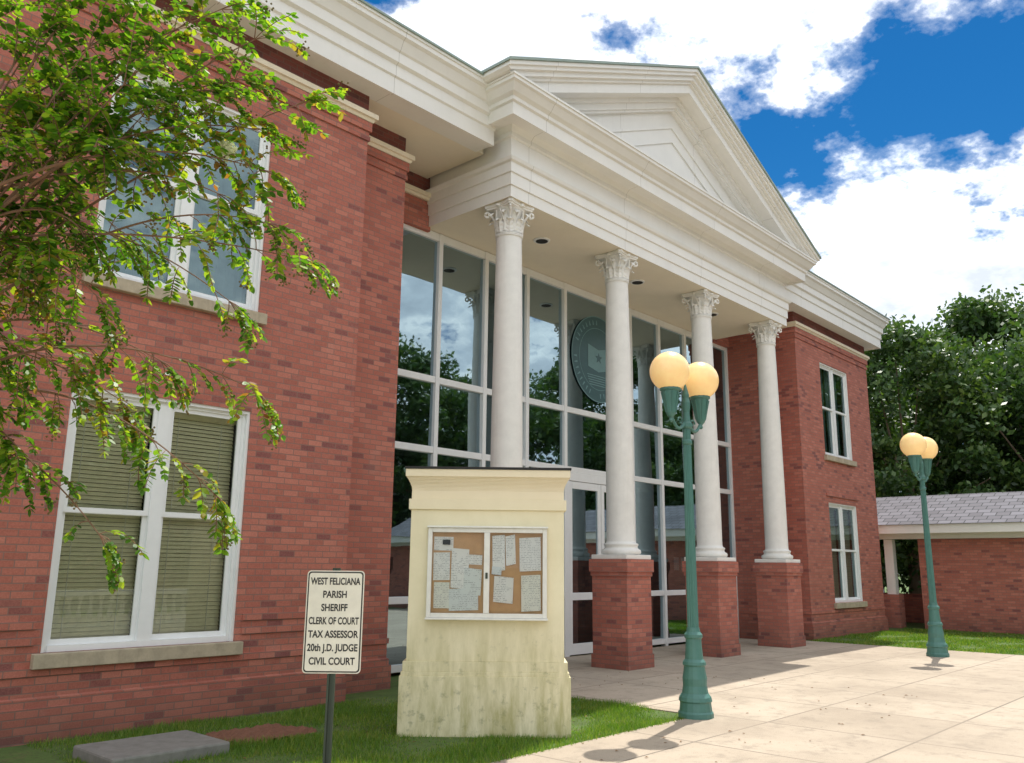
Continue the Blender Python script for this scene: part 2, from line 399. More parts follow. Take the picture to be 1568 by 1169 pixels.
for x in (10.95,13.95,16.95):
    for y in (9.35,):
        b.lathe([(.13,7.312),(.15,7.32),(.15,7.334)],x,y,'frame',20);b.lathe([(.11,7.308),(.11,7.311)],x,y,'dark',20)
b.obj('portico_ceiling',BH)
ax,az=14.1,11.60;ex0,ex1,ez=8.48,19.72,9.10;m=(az-ez)/(ax-ex0);sf=math.sqrt(1+m*m)
b=MB()
b.face([(PX0,8.55,8.99),(PX1,8.55,8.99),(ax,8.55,az-.3)],'white')
zb=8.995
def band(d0,d1,out,yb=8.6):
    for sgn in (-1,1):
        h0,h1=d0*sf,d1*sf
        hw=(ax-ex0)
        xt=hw-(zb-(ez-h0))/m if ez-h0<zb else hw
        xb=hw-(zb-(ez-h1))/m if ez-h1<zb else hw
        zt=max(zb,ez-h0);z2=max(zb,ez-h1)
        pts=[(ax+sgn*xt,zt),(ax,az-h0),(ax,az-h1),(ax+sgn*xb,z2)]
        b.prismY(pts,PYF-out,yb,'white')
band(0,.06,.62);band(.06,.12,.58);band(.12,.20,.52);band(.20,.25,.46);band(.25,.42,.41);band(.42,.50,.15);band(.50,.62,.09);band(.62,.66,.05);band(.95,1.0,-.02,8.58);band(1.25,1.29,-.02,8.58)
b.obj('pediment',BH)
b=MB()
for sgn in (-1,1):
    hw=ax-ex0+.03
    b.prismY([(ax+sgn*hw,ez-.01),(ax,az+.005),(ax,az+.05),(ax+sgn*hw,ez+.035)],PYF-.65,15,'roofedge')
b.face([(-6.6,8.47,9.105),(26.1,8.47,9.105),(21,15.5,12),(-2,15.5,12)],'shingle')
b.face([(26.1,8.47,9.105),(26.1,22.5,9.105),(21,15.5,12)],'shingle')
b.face([(26.1,22.5,9.105),(-6.6,22.5,9.105),(-2,15.5,12),(21,15.5,12)],'shingle')
b.face([(-6.6,22.5,9.105),(-6.6,8.47,9.105),(-2,15.5,12)],'shingle')
b.obj('roof',BH)
b=MB();b.sweep([(.60,9.07),(.625,9.07),(.625,9.10),(.5,9.12)],[(-6,YW),(8.6,YW)],'roofedge');b.sweep([(.60,9.07),(.625,9.07),(.625,9.10),(.5,9.12)],[(19.7,YW),(XE,YW),(XE,22)],'roofedge');b.obj('drip_edge',BH)

CX=[9.52,12.48,15.52,18.5];CY=8.82
def capital(b,cx,cy,z0,H=.53):
    K_=H/.45
    b.lathe([(.205,0),(.225,.01),(.225,.03),(.205,.04),(.195,.12*K_),(.20,.25*K_),(.225,.34*K_),(.26,.385*K_)],cx,cy,'col',24,z0)
    def leaf(an,h,w,r0,outw,zb):
        n=9;rows=[];h*=K_;zb*=K_
        for i in range(n):
            t=i/(n-1)
            if t<.75: z=zb+h*t/.75*.97;rr=r0+outw*.35*(t/.75)**2
            else:
                q=(t-.75)/.25;z=zb+h*(.97-.2*q*q);rr=r0+outw*(.35+.75*q)
            ww=w*(1-.2*t) if i%2==0 else w*(.62-.15*t)
            if i==n-1: ww=w*.3
            rows.append((rr,z,ww))
        ca,sa=math.cos(an),math.sin(an)
        for i in range(n-1):
            for side in (-1,1):
                def P(row,s):
                    rr,z,ww=row;rc=rr-(.03 if s else 0)
                    return (cx+rc*ca-s*ww*sa,cy+rc*sa+s*ww*ca,z0+z)
                b.face([P(rows[i],0),P(rows[i],side),P(rows[i+1],side),P(rows[i+1],0)],'col')
    for i in range(8):
        leaf(i*math.pi/4,.19,.075,.225,.105,.035);leaf((i+.5)*math.pi/4,.29,.07,.222,.12,.05)
    for i in range(4):
        an=math.pi/4+i*math.pi/2;ca,sa=math.cos(an),math.sin(an)
        pts=[];rad=[]
        for j in range(6):
            t=j/5;rr=.22+.13*t**1.5;pts.append((cx+rr*ca,cy+rr*sa,z0+(.2+.17*t)*K_));rad.append(.020)
        for j in range(1,12):
            th=math.pi/2-j*.55;q=.052*(1-j/14);rr=.35+q*math.cos(th);pts.append((cx+rr*ca,cy+rr*sa,z0+.32*K_+q*math.sin(th)));rad.append(.019)
        b.tube(pts,rad,'col',6)
        an2=i*math.pi/2
        for s in (-1,1):
            pts=[];rad=[]
            for j in range(5):
                t=j/4;a3=an2+s*(.35-.2*t);rr=.225+.04*t;pts.append((cx+rr*math.cos(a3),cy+rr*math.sin(a3),z0+(.2+.15*t)*K_));rad.append(.014)
            b.tube(pts,rad,'col',5)
        b.lathe([(.001,-.035),(.04,-.02),(.04,.02),(.001,.035)],cx+.265*math.cos(an2),cy+.265*math.sin(an2),'col',8,z0+.415*K_,False)
    for (s0,zz0,zz1) in ((.93,.385*K_,.41*K_),(1,.41*K_,H)):
        pts=[]
        for i in range(4):
            an=math.pi/4+i*math.pi/2
            c=Vector((math.cos(an),math.sin(an)))*.40*s0;tn=Vector((-math.sin(an),math.cos(an)))*.03
            nx=Vector((math.cos(an+math.pi/2),math.sin(an+math.pi/2)))*.40*s0;tn2=Vector((-math.sin(an+math.pi/2),math.cos(an+math.pi/2)))*.03
            A=c+tn;B=nx-tn2;mid=Vector((math.cos(an+math.pi/4),math.sin(an+math.pi/4)))*.225*s0
            pts.append(c-tn)
            for j in range(6):
                t=j/6;pts.append(A*(1-t)**2+mid*2*t*(1-t)+B*t*t)
        n=len(b.v);c2=len(pts)
        b.v+=[(cx+p.x,cy+p.y,z0+zz0) for p in pts]+[(cx+p.x,cy+p.y,z0+zz1) for p in pts]
        k=b.mi('col')
        b.f.append(tuple(range(n+c2-1,n-1,-1)));b.m.append(k);b.f.append(tuple(range(n+c2,n+2*c2)));b.m.append(k)
        for i in range(c2):
            j=(i+1)%c2;b.f.append((n+i,n+j,n+c2+j,n+c2+i));b.m.append(k)
for i,cx in enumerate(CX):
    p=MB();s=.36
    p.box(cx-s-.02,cx+s+.02,CY-s-.02,CY+s+.02,0,.22,'brick')
    p.box(cx-s,cx+s,CY-s,CY+s,.22,1.5,'brick')
    p.box(cx-s-.02,cx+s+.02,CY-s-.02,CY+s+.02,1.5,1.57,'brick')
    p.box(cx-s-.04,cx+s+.04,CY-s-.04,CY+s+.04,1.57,1.78,'brick')
    p.obj('column_pedestal_%d'%(i+1),BH)
    p=MB();q=.37
    p.box(cx-q,cx+q,CY-q,CY+q,1.782,1.86,'col');p.obj('column_plinth_%d'%(i+1),BH,bevel=.01)
    p=MB()
    prof=[(.30,1.861),(.335,1.875),(.345,1.91),(.335,1.945),(.30,1.96),(.285,1.985),(.29,2.01),(.305,2.03),(.29,2.05),(.262,2.06),(.25,2.10)]
    for j in range(1,13):
        t=j/12;prof.append((.25-.045*t**1.6,2.10+4.68*t))
    prof+=[(.205,6.781),(.222,6.785),(.222,6.80),(.205,6.805)]
    p.lathe(prof,cx,CY,'col',36);p.obj('column_shaft_%d'%(i+1),BH,smooth=True)
    p=MB();capital(p,cx,CY,6.80);p.obj('corinthian_capital_%d'%(i+1),BH)

YG=10.55;b=MB();g=MB()
zr=[.10,1.11,3.52,4.71,7.24];hw=.045
mx=[8.05,8.43,9.58,10.73,11.88,13.03,15.34,16.49,17.64,18.79,19.70]
for x in mx: b.box(x-hw,x+hw,YG-.07,YG+.07,.0,7.325,'frame')
for z in zr:
    for i in range(len(mx)-1):
        if mx[i]==13.03 and z<3: continue
        b.box(mx[i]+hw,mx[i+1]-hw,YG-.06,YG+.06,z-.055,z+.055 if z<7 else 7.325,'frame')
for i in range(len(mx)-1):
    for j in range(4):
        if mx[i]==13.03 and j<2: continue
        a,c,z0,z1=mx[i]+hw,mx[i+1]-hw,zr[j]+.055,zr[j+1]-.055
        t=R.uniform(-.006,.006);u=R.uniform(-.012,.012)
        g.face([(a,YG-t,z0),(c,YG+t,z0),(c,YG+t+u,z1),(a,YG-t+u,z1)],'glass')
dx0,dx1=13.03+hw,15.34-hw;dm=(dx0+dx1)/2
b.box(dx0,dx0+.06,YG-.06,YG+.06,0,3.465,'frame');b.box(dx1-.06,dx1,YG-.06,YG+.06,0,3.465,'frame')
b.box(dx0+.06,dx1-.06,YG-.06,YG+.06,3.30,3.465,'frame')
for (a,c) in ((dx0+.07,dm-.008),(dm+.008,dx1-.07)):
    y0,y1=YG-.05,YG;st=.10
    b.box(a,a+st,y0,y1,.02,3.29,'frame');b.box(c-st,c,y0,y1,.02,3.29,'frame')
    b.box(a+st,c-st,y0,y1,3.15,3.29,'frame');b.box(a+st,c-st,y0,y1,.02,.22,'frame');b.box(a+st,c-st,y0,y1,1.02,1.16,'frame')
    g.face([(a+st,y1-.02,.22),(c-st,y1-.02,.22),(c-st,y1-.02,1.02),(a+st,y1-.02,1.02)],'glass')
    g.face([(a+st,y1-.02,1.16),(c-st,y1-.02,1.16),(c-st,y1-.02,3.15),(a+st,y1-.02,3.15)],'glass')
for x in (dm-.07,dm+.07): b.tube([(x,YG-.05,1.2),(x,YG-.11,1.22),(x,YG-.11,1.55),(x,YG-.05,1.57)],[.012]*4,'alu',8)
b.obj('curtain_wall_frame',BH,bevel=.006);g.obj('curtain_wall_glass',BH)
b=MB();cx,cz=14.18,5.93
def disc(r0,r1,y,k,cx=cx,cz=cz,n=48,sx=.98):
    for i in range(n):
        a=2*math.pi*i/n;c=2*math.pi*(i+1)/n
        b.face([(cx+sx*r0*math.cos(a),y,cz+r0*math.sin(a)),(cx+sx*r1*math.cos(a),y,cz+r1*math.sin(a)),(cx+sx*r1*math.cos(c),y,cz+r1*math.sin(c)),(cx+sx*r0*math.cos(c),y,cz+r0*math.sin(c))],k)
disc(0.001,.93,YG-.022,'seal')
disc(.91,.93,YG-.026,'seal2');disc(.66,.672,YG-.026,'seal2')
for i in range(40):
    a=2*math.pi*i/40+.07
    r=.79;w=.022;x=cx+r*math.cos(a);z=cz+r*math.sin(a)
    if i%10<8:
        t=(math.cos(a),math.sin(a));n_=(-t[1],t[0])
        b.face([(x-t[0]*.05-n_[0]*w,YG-.027,z-t[1]*.05-n_[1]*w),(x-t[0]*.05+n_[0]*w,YG-.027,z-t[1]*.05+n_[1]*w),(x+t[0]*.05+n_[0]*w*.4,YG-.027,z+t[1]*.05+n_[1]*w*.4),(x+t[0]*.05-n_[0]*w*.4,YG-.027,z+t[1]*.05-n_[1]*w*.4)],'seal2')
b.face([(cx-.36,YG-.027,cz-.2),(cx,YG-.027,cz-.28),(cx,YG-.027,cz+.2),(cx-.36,YG-.027,cz+.28)],'seal2')
b.face([(cx,YG-.027,cz-.28),(cx+.36,YG-.027,cz-.2),(cx+.36,YG-.027,cz+.28),(cx,YG-.027,cz+.2)],'seal2')
st=[]
for i in range(10):
    a=math.pi/2+i*math.pi/5;r=.13 if i%2==0 else .055;st.append((cx+r*math.cos(a),YG-.032,cz+.02+r*math.sin(a)))
b.face(st,'seal')
for i in range(5): b.box(cx-.4+.02*i,cx+.4-.02*i,YG-.029,YG-.025,cz-.38-.05*i,cz-.36-.05*i,'seal2')
b.obj('parish_seal',BH)
b=MB()
b.box(7.5,20.2,10.75,22,-.05,.0,'infloor');b.box(7.5,20.2,15.5,15.6,0,8,'inwall');b.box(7.5,20.2,10.75,22,7.5,7.6,'inwall')
b.box(7.5,7.6,10.75,15.5,0,7.5,'inwall');b.box(20.1,20.2,10.75,15.5,0,7.5,'inwall')
b.box(7.6,12.4,12.6,15.5,3.7,3.95,'inwall');b.box(16,20.1,12.6,15.5,3.7,3.95,'inwall')
b.box(12.9,13.3,13.2,13.6,0,7.5,'inwall');b.box(15.2,15.6,13.2,13.6,0,7.5,'inwall')
b.box(17,18.4,12.2,12.7,0,1.1,'infloor')
for x in (8.6,10.3,17.2): b.box(x,x+.9,15.44,15.49,.02,2.1,'frame')
b.obj('lobby_interior',BH)
b=MB()
for i,x in enumerate((9.9,10.2,17.0,17.3)): b.face([(x,YG+.03,1.6),(x+.22,YG+.03,1.6),(x+.22,YG+.03,1.88),(x,YG+.03,1.88)],'paper')
b.obj('door_notices',BH)

# ------------------------------------------------------------------ ground
def sheet(name,x0,x1,y0,y1,z,k):
    b=MB();b.face([(x0,y0,z),(x1,y0,z),(x1,y1,z),(x0,y1,z)],k);return b.obj(name)
sheet('ground',-250,350,-250,350,-.012,'lawn')
b=MB();b.box(-12,9.15,-9,5.42,-.15,0,'conc');b.box(9.15,20.25,-9,10.5,-.15,.0,'conc');b.box(20.25,40,-9,3.2,-.15,-.0,'conc')
b.obj('pavement')
sheet('road',-60,90,-24,-12,-.006,'asphalt')
def blades(name,n,boxes,h,w,thr=-1.3):
    tot=sum((x1-x0)*(y1-y0) for x0,x1,y0,y1 in boxes)
    vs=[]
    for x0,x1,y0,y1 in boxes:
        k=int(n*(x1-x0)*(y1-y0)/tot)
        x=NR.uniform(x0,x1,k);y=NR.uniform(y0,y1,k)
        fld=np.sin(x*3.1+np.cos(y*2.3)*2)+np.sin(y*4.7+x)
        keep=(fld+NR.normal(0,.7,k))>thr
        keep&=~(((x-5.0)/.42)**2+((y-7.9)/.3)**2+NR.normal(0,.25,k)<1)
        hs_=np.clip(.8+.25*fld,.45,1.4)[keep]
        x=x[keep];y=y[keep];k=len(x)
        a=NR.uniform(0,6.28,k);hh=h*hs_*NR.uniform(.4,1.2,k);ww=w*NR.uniform(.6,1.2,k);l=NR.uniform(-.6,.6,(k,2))*hh[:,None]
        p0=np.stack([x-np.cos(a)*ww,y-np.sin(a)*ww,np.full(k,-.012)],1);p1=np.stack([x+np.cos(a)*ww,y+np.sin(a)*ww,np.full(k,-.012)],1)
        p2=np.stack([x+l[:,0],y+l[:,1],hh-.012],1)
        vs.append(np.stack([p0,p1,p2],1).reshape(-1,3))
    v=np.concatenate(vs);me=bpy.data.meshes.new(name)
    me.from_pydata(v.tolist(),[],np.arange(len(v)).reshape(-1,3).tolist());me.materials.append(M['blade'])
    o=bpy.data.objects.new(name,me);COL.objects.link(o);return o
blades('lawn_grass',85000,[(3.2,9.19,5.38,8.98)],.06,.004,-.9)
blades('far_lawn_grass',30000,[(20.2,26.9,3.15,9.0)],.06,.01)
b=MB();b.box(3.3,4.35,7.35,8.15,-.05,.09,'pad');o=b.obj('concrete_pad',bevel=.02)
b=MB();n=22
for i in range(n):
    for j in range(n):
        def P(i,j):
            u=i/n*2-1;v=j/n*2-1;r=math.hypot(u,v)*(1+.2*math.sin(5*math.atan2(v,u)))
            return (5.0+u*.5,7.9+v*.38,max(-.03,.05*(1-r*r)+.016*math.sin(i*2.3+j)*math.cos(j*1.9)))
        b.face([P(i,j),P(i+1,j),P(i+1,j+1),P(i,j+1)],'dirt')
b.obj('dirt_mound')
b=MB()
for i in range(150):
    x=R.uniform(4,13);y=R.uniform(3.6,8.4);a=R.uniform(0,6.28);s=R.uniform(.012,.03)
    c_,s_=math.cos(a)*s,math.sin(a)*s
    b.face([(x-c_,y-s_,.006),(x+s_*.5,y-c_*.5,.012),(x+c_,y+s_,.007),(x-s_*.5,y+c_*.5,.014)],'deadleaf')
b.obj('fallen_leaves')

# ------------------------------------------------------------------ notice kiosk
K=empty('notice_board_kiosk',(6.52+.0,6.30,0),math.radians(-47))
b=MB();D0=.62
def kb(hx,fy,z0,z1,k='kiosk'): b.box(-hx,hx,-fy,D0+fy,z0,z1,k)
kb(.865,.03,-.05,.56);kb(.85,.02,.56,.60);kb(.835,.012,.60,.70)
kb(.80,0,.70,2.22);kb(.825,.02,2.22,2.33)
hs=[(.80,0,2.33,2.42)]
for i in range(10):
    t=(i+1)/10;o_=.052*(1-math.cos(t*math.pi/2));hs.append((.80+o_,o_,2.42+.014*i,2.434+.014*i))
hs.append((.865,.065,2.56,2.64))
for h_ in hs: kb(*h_)
b.obj('kiosk_body',K,bevel=.004)
b=MB();b.box(-.875,.875,-.075,D0+.075,2.642,2.665,'dark');b.obj('kiosk_cap',K)
b=MB()
cx0,cx1,cz0,cz1=-.60,.61,1.14,2.02
b.box(cx0,cx1,-.012,-.003,cz0,cz1,'cork')
f=.035
b.box(cx0-.01,cx0+f,-.07,-.013,cz0-.01,cz1+.01,'alu');b.box(cx1-f,cx1+.01,-.07,-.013,cz0-.01,cz1+.01,'alu')
b.box(cx0+f,cx1-f,-.07,-.013,cz1-f,cz1+.01,'alu');b.box(cx0+f,cx1-f,-.07,-.013,cz0-.01,cz0+f,'alu')
b.box(-.03,.03,-.074,-.013,cz0+f,cz1-f,'alu');b.box(-.012,.012,-.085,-.074,1.52,1.58,'steel')
b.box(cx0-.02,cx1+.02,-.09,-.002,cz1+.011,cz1+.03,'alu');b.box(cx0-.02,cx1+.02,-.09,-.002,cz0-.03,cz0-.011,'alu')
b.obj('notice_case',K,bevel=.004)
b=MB()
pap=[(-.55,1.80,.20,.14),(-.55,1.50,.17,.28),(-.37,1.42,.18,.40),(-.54,1.22,.16,.26),(-.38,1.20,.30,.22),(-.23,1.66,.18,.10),(-.24,1.36,.18,.26),
     (.06,1.60,.13,.36),(.07,1.28,.2,.26),(.20,1.66,.10,.30),(.36,1.20,.2,.36),(.34,1.60,.22,.34),(.05,1.56,.10,.08)]
for i,(x,z,w,h) in enumerate(pap):
    y=-.016-.0015*i;t=R.uniform(-.012,.012)
    b.face([(x,y,z+t),(x+w,y,z-t),(x+w+t,y,z+h-t),(x+t,y,z+h+t)],'paper')
b.face([(-.46,-.037,1.86),(-.38,-.037,1.86),(-.38,-.037,1.91),(-.46,-.037,1.91)],'dark')
b.obj('notices',K)
b=MB();b.face([(cx0+f,-.05,cz0+f),(-.03,-.05,cz0+f),(-.03,-.05,cz1-f),(cx0+f,-.05,cz1-f)],'glassc');b.face([(.03,-.05,cz0+f),(cx1-f,-.05,cz0+f),(cx1-f,-.05,cz1-f),(.03,-.05,cz1-f)],'glassc');b.obj('case_glass',K)

# ------------------------------------------------------------------ sign
S=empty('information_sign',(4.13,5.62,0),math.radians(-47))
def rrect(x0,x1,z0,z1,r,y,k,b):
    pts=[]
    for (cx,cz,a0) in ((x1-r,z1-r,0),(x0+r,z1-r,90),(x0+r,z0+r,180),(x1-r,z0+r,270)):
        for i in range(6):
            a=math.radians(a0+i*18);pts.append((cx+r*math.cos(a),cz+r*math.sin(a)))
    b.prismY(pts,y,y+.003,k)
b=MB();w=.222;z0,z1=.835,1.60
rrect(-w,w,z0,z1,.03,0,'signface',b);rrect(-w+.008,w-.008,z0+.008,z1-.008,.025,-.002,'black',b);rrect(-w+.018,w-.018,z0+.018,z1-.018,.02,-.004,'signface',b)
b.obj('sign_plate',S)
b=MB();b.box(-.03,-.014,.004,.03,-.3,1.62,'steel');b.box(.014,.03,.004,.03,-.3,1.62,'steel');b.box(-.014,.014,.022,.03,-.3,1.62,'steel')
for zq in (.865,1.572): b.prismY([(.009*math.cos(i*.785),zq+.009*math.sin(i*.785)) for i in range(8)],-.010,-.003,'alu')
b.obj('sign_post',S)
lines=["WEST FELICIANA","PARISH","SHERIFF","CLERK OF COURT","TAX ASSESSOR","20th J.D. JUDGE","CIVIL COURT"]
for i,t in enumerate(lines):
    cu=bpy.data.curves.new('line','FONT');cu.body=t;cu.size=.073;cu.align_x='CENTER';cu.extrude=.0006;cu.offset=.0018
    o=bpy.data.objects.new('sign_text_%d'%(i+1),cu);COL.objects.link(o);o.parent=S
    o.rotation_euler=(math.radians(90),0,0);o.location=(0,-.0052,z1-.105-i*.099);cu.materials.append(M['black'])
    bpy.context.view_layer.update();ww=max(.01,o.dimensions.x)
    o.scale=(min(.80,.385/ww),1,1)

# ------------------------------------------------------------------ lamps
def lamp(loc,sc):
    e=empty('street_lamp',(loc[0],loc[1],0));e.scale=(sc,)*3
    b=MB()
    prof=[(.20,0),(.20,.05),(.185,.07),(.175,.16),(.19,.18),(.18,.22),(.15,.26),(.135,.34),(.14,.42),(.125,.50),(.12,.55),(.135,.57),(.13,.60),(.105,.63),(.095,.75),(.09,.85),(.105,.87),(.105,.90),(.08,.93),(.07,.98)]
    b.lathe(prof,0,0,'green',16)
    n=len(b.v);seg=32;zs=[.98,1.6,2.4,3.2,3.42]
    for z in zs:
        for i in range(seg):
            a=2*math.pi*i/seg;r=(.066-.02*(z-.98)/2.4)*(1 if i%2 else .88);b.v.append((r*math.cos(a),r*math.sin(a),z))
    for j in range(len(zs)-1):
        for i in range(seg):
            i2=(i+1)%seg;b.f.append((n+j*seg+i,n+j*seg+i2,n+(j+1)*seg+i2,n+(j+1)*seg+i));b.m.append(0)
    b.lathe([(.05,3.30),(.07,3.32),(.07,3.36),(.05,3.39),(.042,3.5),(.052,3.56),(.055,3.62),(.040,3.68),(.045,3.72),(.028,3.78),(.012,3.84),(.001,3.87)],0,0,'green',16,cap=False)
    b.lathe([(.05,3.1),(.062,3.12),(.062,3.15),(.05,3.17)],0,0,'green',16)
    A_=.345
    for s in (-1,1):
        pts=[];rad=[]
        for j in range(13):
            t=j/12;an=math.pi*t
            x=.05+(A_-.05)*t;z=3.36-.10*math.sin(an)+.06*t
            pts.append((s*x,0,z));rad.append(.022-.004*t)
        b.tube(pts,rad,'green',8)
        pts=[];rad=[]
        for j in range(14):
            th=j*.5;q=.055*(1-j/16);pts.append((s*(.14+q*math.cos(th)),0,3.38+q*math.sin(th)));rad.append(.011)
        b.tube(pts,rad,'green',6)
        b.lathe([(.012,3.34),(.025,3.36),(.018,3.39),(.045,3.42),(.06,3.45),(.068,3.50),(.085,3.60),(.10,3.68),(.105,3.71),(.125,3.725),(.125,3.75),(.10,3.76)],s*A_,0,'green',14)
        for q in range(8):
            a=2*math.pi*q/8
            b.tube([(s*A_+.06*math.cos(a),.06*math.sin(a),3.46),(s*A_+.092*math.cos(a),.092*math.sin(a),3.62),(s*A_+.112*math.cos(a),.112*math.sin(a),3.70)],[.007,.008,.006],'green',5)
    b.obj('lamp_post',e,smooth=False)
    b=MB()
    for s in (-1,1):
        prof=[(.24*math.sin(math.pi*i/24),3.955-.24*math.cos(math.pi*i/24)) for i in range(2,25)];prof[-1]=(.001,prof[-1][1])
        b.lathe(prof,s*A_,0,'globe',40,cap=False)
    b.obj('globes',e,smooth=True)
lamp((9.02,5.38),1.0);lamp((18.7,5.67),1.05)

# ------------------------------------------------------------------ covered walkway
P=empty('covered_walkway')
b=MB()
b.box(26.95,27.2,-12,8.45,-.1,2.55,'brick')
for y in (9.3,11.2,13.2): b.box(26.85,27.3,y-.22,y+.22,-.1,.95,'brick')
b.box(30.2,30.4,-12,16,-.1,.9,'brick')
b.obj('walkway_brick_wall',P)
b=MB()
for y in (9.3,11.2,13.2): b.box(26.95,27.2,y-.125,y+.125,.95,2.55,'white')
for y in (9.3,12.5): b.box(30.2,30.4,y-.12,y+.12,.9,2.55,'white')
b.box(26.85,27.3,-12,16,2.555,2.75,'white');b.box(26.5,30.9,-12,16,2.76,2.85,'white')
b.box(26.42,26.5,-12,16,2.70,2.95,'white')
b.box(25.9,26.4,10.5,12.5,2.78,2.95,'white')
b.obj('walkway_beam',P)
b=MB();b.face([(26.35,-12,2.955),(26.35,16,2.955),(28.7,16,3.95),(28.7,-12,3.95)],'shingle');b.face([(28.7,-12,3.95),(28.7,16,3.95),(31.1,16,2.95),(31.1,-12,2.95)],'shingle')
b.obj('walkway_roof',P)

def car(x,y,k,rz):
    e=empty('parked_car',(x,y,0),rz);b=MB()
    prof=[(-2.2,.35),(-2.25,.75),(-2.1,.95),(-1.5,1.02),(-1.0,1.45),(.5,1.48),(1.15,1.02),(2.0,.88),(2.2,.7),(2.2,.35)]
    b.prismY(prof,-.85,.85,k);b.prismY([(-1.35,1.04),(-.95,1.40),(.45,1.43),(1.0,1.04)],-.865,.865,'dark')
    for wx in (-1.4,1.35):
        for wy in (-.88,.70):
            n=16
            b.prismY([(wx+.33*math.cos(2*math.pi*i/n),.33+.33*math.sin(2*math.pi*i/n)) for i in range(n)],wy,wy+.2,'black')
            b.prismY([(wx+.18*math.cos(2*math.pi*i/n),.33+.18*math.sin(2*math.pi*i/n)) for i in range(n)],wy-.01,wy+.21,'alu')
    b.obj('car_body',e,bevel=.03)
car(34.5,13.2,'carp',.4);car(33.5,16.5,'carr',.4)

# ------------------------------------------------------------------ balustrade + opposite building (seen in reflections)
Bq=empty('white_balustrade');b=MB()
b.box(6,17,-2.95,-2.65,0,.14,'white');b.box(6,17,-2.97,-2.63,.84,.95,'white')
x=6.15
while x<17:
    b.lathe([(.055,.14),(.055,.18),(.03,.22),(.06,.36),(.065,.44),(.03,.60),(.028,.68),(.05,.76),(.055,.84)],x,-2.8,'white',10);x+=.24
b.obj('balusters',Bq)
OB=empty('brick_office_building');b=MB()
b.box(6,58,-40,-30,0,8,'brick');b.box(5.4,58.6,-40.6,-29.4,8,9,'white')
for i in range(12):
    for z in (1,4.6):
        x=8+i*4.2;b.box(x,x+1.9,-29.99,-29.9,z,z+2.4,'frame');b.box(x+.12,x+1.78,-29.9,-29.88,z+.12,z+2.28,'dark')
b.face([(5.4,-29.4,9.01),(58.6,-29.4,9.01),(50,-35,12.5),(12,-35,12.5)],'shingle')
b.obj('office_walls',OB)

# ------------------------------------------------------------------ trees
def leafmesh(name,centers,size,k):
    n=len(centers);c=np.array(centers)
    a=NR.normal(size=(n,3));a/=np.linalg.norm(a,axis=1)[:,None]
    r=NR.normal(size=(n,3));bb=np.cross(a,r);bb/=np.linalg.norm(bb,axis=1)[:,None]
    s=size*NR.uniform(.5,1.3,n)[:,None]
    v=np.stack([c-a*s,c+bb*s*.55,c+a*s,c-bb*s*.55],1).reshape(-1,3)
    me=bpy.data.meshes.new(name);me.from_pydata(v.tolist(),[],np.arange(len(v)).reshape(-1,4).tolist());me.materials.append(M[k]);return me
def treemesh(seed,H,RC,nleaf,ls):
    rr=random.Random(seed);b=MB()
    th=H*.30
    b.tube([(0,0,-.2),(.1,0,th*.5),(0,.1,th),(0,0,H*.6)],[.36,.28,.2,.05],'bark',9)
    blobs=[]
    for i in range(80):
        a=rr.uniform(0,6.28);zz=rr.uniform(.14,1.0);q=math.sqrt(max(.05,1-((zz-.52)/.52)**2))*RC*rr.uniform(.3,1.0)
        p=(q*math.cos(a),q*math.sin(a),zz*H*.93);blobs.append((p,rr.uniform(.12,.26)*RC*1.2))
        if i%8==0: b.tube([(0,0,th*rr.uniform(.7,1.4)),(p[0]*.4,p[1]*.4,(th+p[2])*.5),(p[0]*.8,p[1]*.8,p[2])],[.09,.05,.02],'bark',5)
    per=nleaf//len(blobs);pts=[]
    for p,r in blobs:
        d=NR.normal(size=(per,3));d/=np.linalg.norm(d,axis=1)[:,None]
        q=r*NR.uniform(.3,1.12,per)**.6*(1+.25*np.sin(d[:,0]*7+d[:,2]*5))
        x=d*q[:,None];x[:,2]*=.7
        pts.append(x+np.array(p))
    return b,leafmesh('crown',np.concatenate(pts),ls,'tleaf')
kinds=[]
for s,(H,RC) in enumerate(((13,4.8),(11,5.2),(14,4.5))):
    b,l=treemesh(100+s,H,RC,34000,.145);kinds.append((b,l))
def place(parent,kind,loc,rz,sc,idx):
    b,l=kinds[kind]
    if not hasattr(b,'me'):
        o=b.obj('trunk',parent);b.me=o.data
    else:
        o=bpy.data.objects.new('trunk_%d'%idx,b.me);COL.objects.link(o);o.parent=parent
    c=bpy.data.objects.new('crown_%d'%idx,l);COL.objects.link(c);c.parent=parent
    for q in (o,c): q.location=loc;q.rotation_euler=(0,0,rz);q.scale=(sc,sc,sc*1.0)
BT=empty('background_trees')
for i,(x,y,k,s) in enumerate([(36,11.5,0,.90),(34,17,1,.8),(39,6.5,1,1.02),(41,1.5,2,.95),(43,10,2,1.02),(37,3,1,.75),(46,-3,0,1.08),(47,5,1,1.22),(33,23,2,.8),(40,17,0,.95),(44,-9,1,1.0),(38,-2,2,.68),(50,14,0,1.1),(48,22,1,1.0),(52,0,2,1.2)]):
    place(BT,k,(x,y,0),i*1.3,s,i)
ST=empty('street_trees')
for i,(x,y,k,s) in enumerate([(12,-21,0,1.0),(20,-26,1,1.25),(28,-23,2,1.2),(36,-24,0,1.3),(45,-22,1,1.4),(54,-19,2,1.4),(64,-12,0,1.5),(70,-3,1,1.5),(3,-22,1,1.1),(-8,-18,2,.9)]):
    place(ST,k,(x,y,0),i*1.7,s,50+i)
pts=[]
for i in range(46):
    x=R.uniform(36,40);y=R.uniform(-10,34);r=R.uniform(.8,1.6)
    d=NR.normal(size=(260,3));d/=np.linalg.norm(d,axis=1)[:,None];pts.append(d*r*NR.uniform(.6,1,260)[:,None]+np.array((x,y,r*.8)))
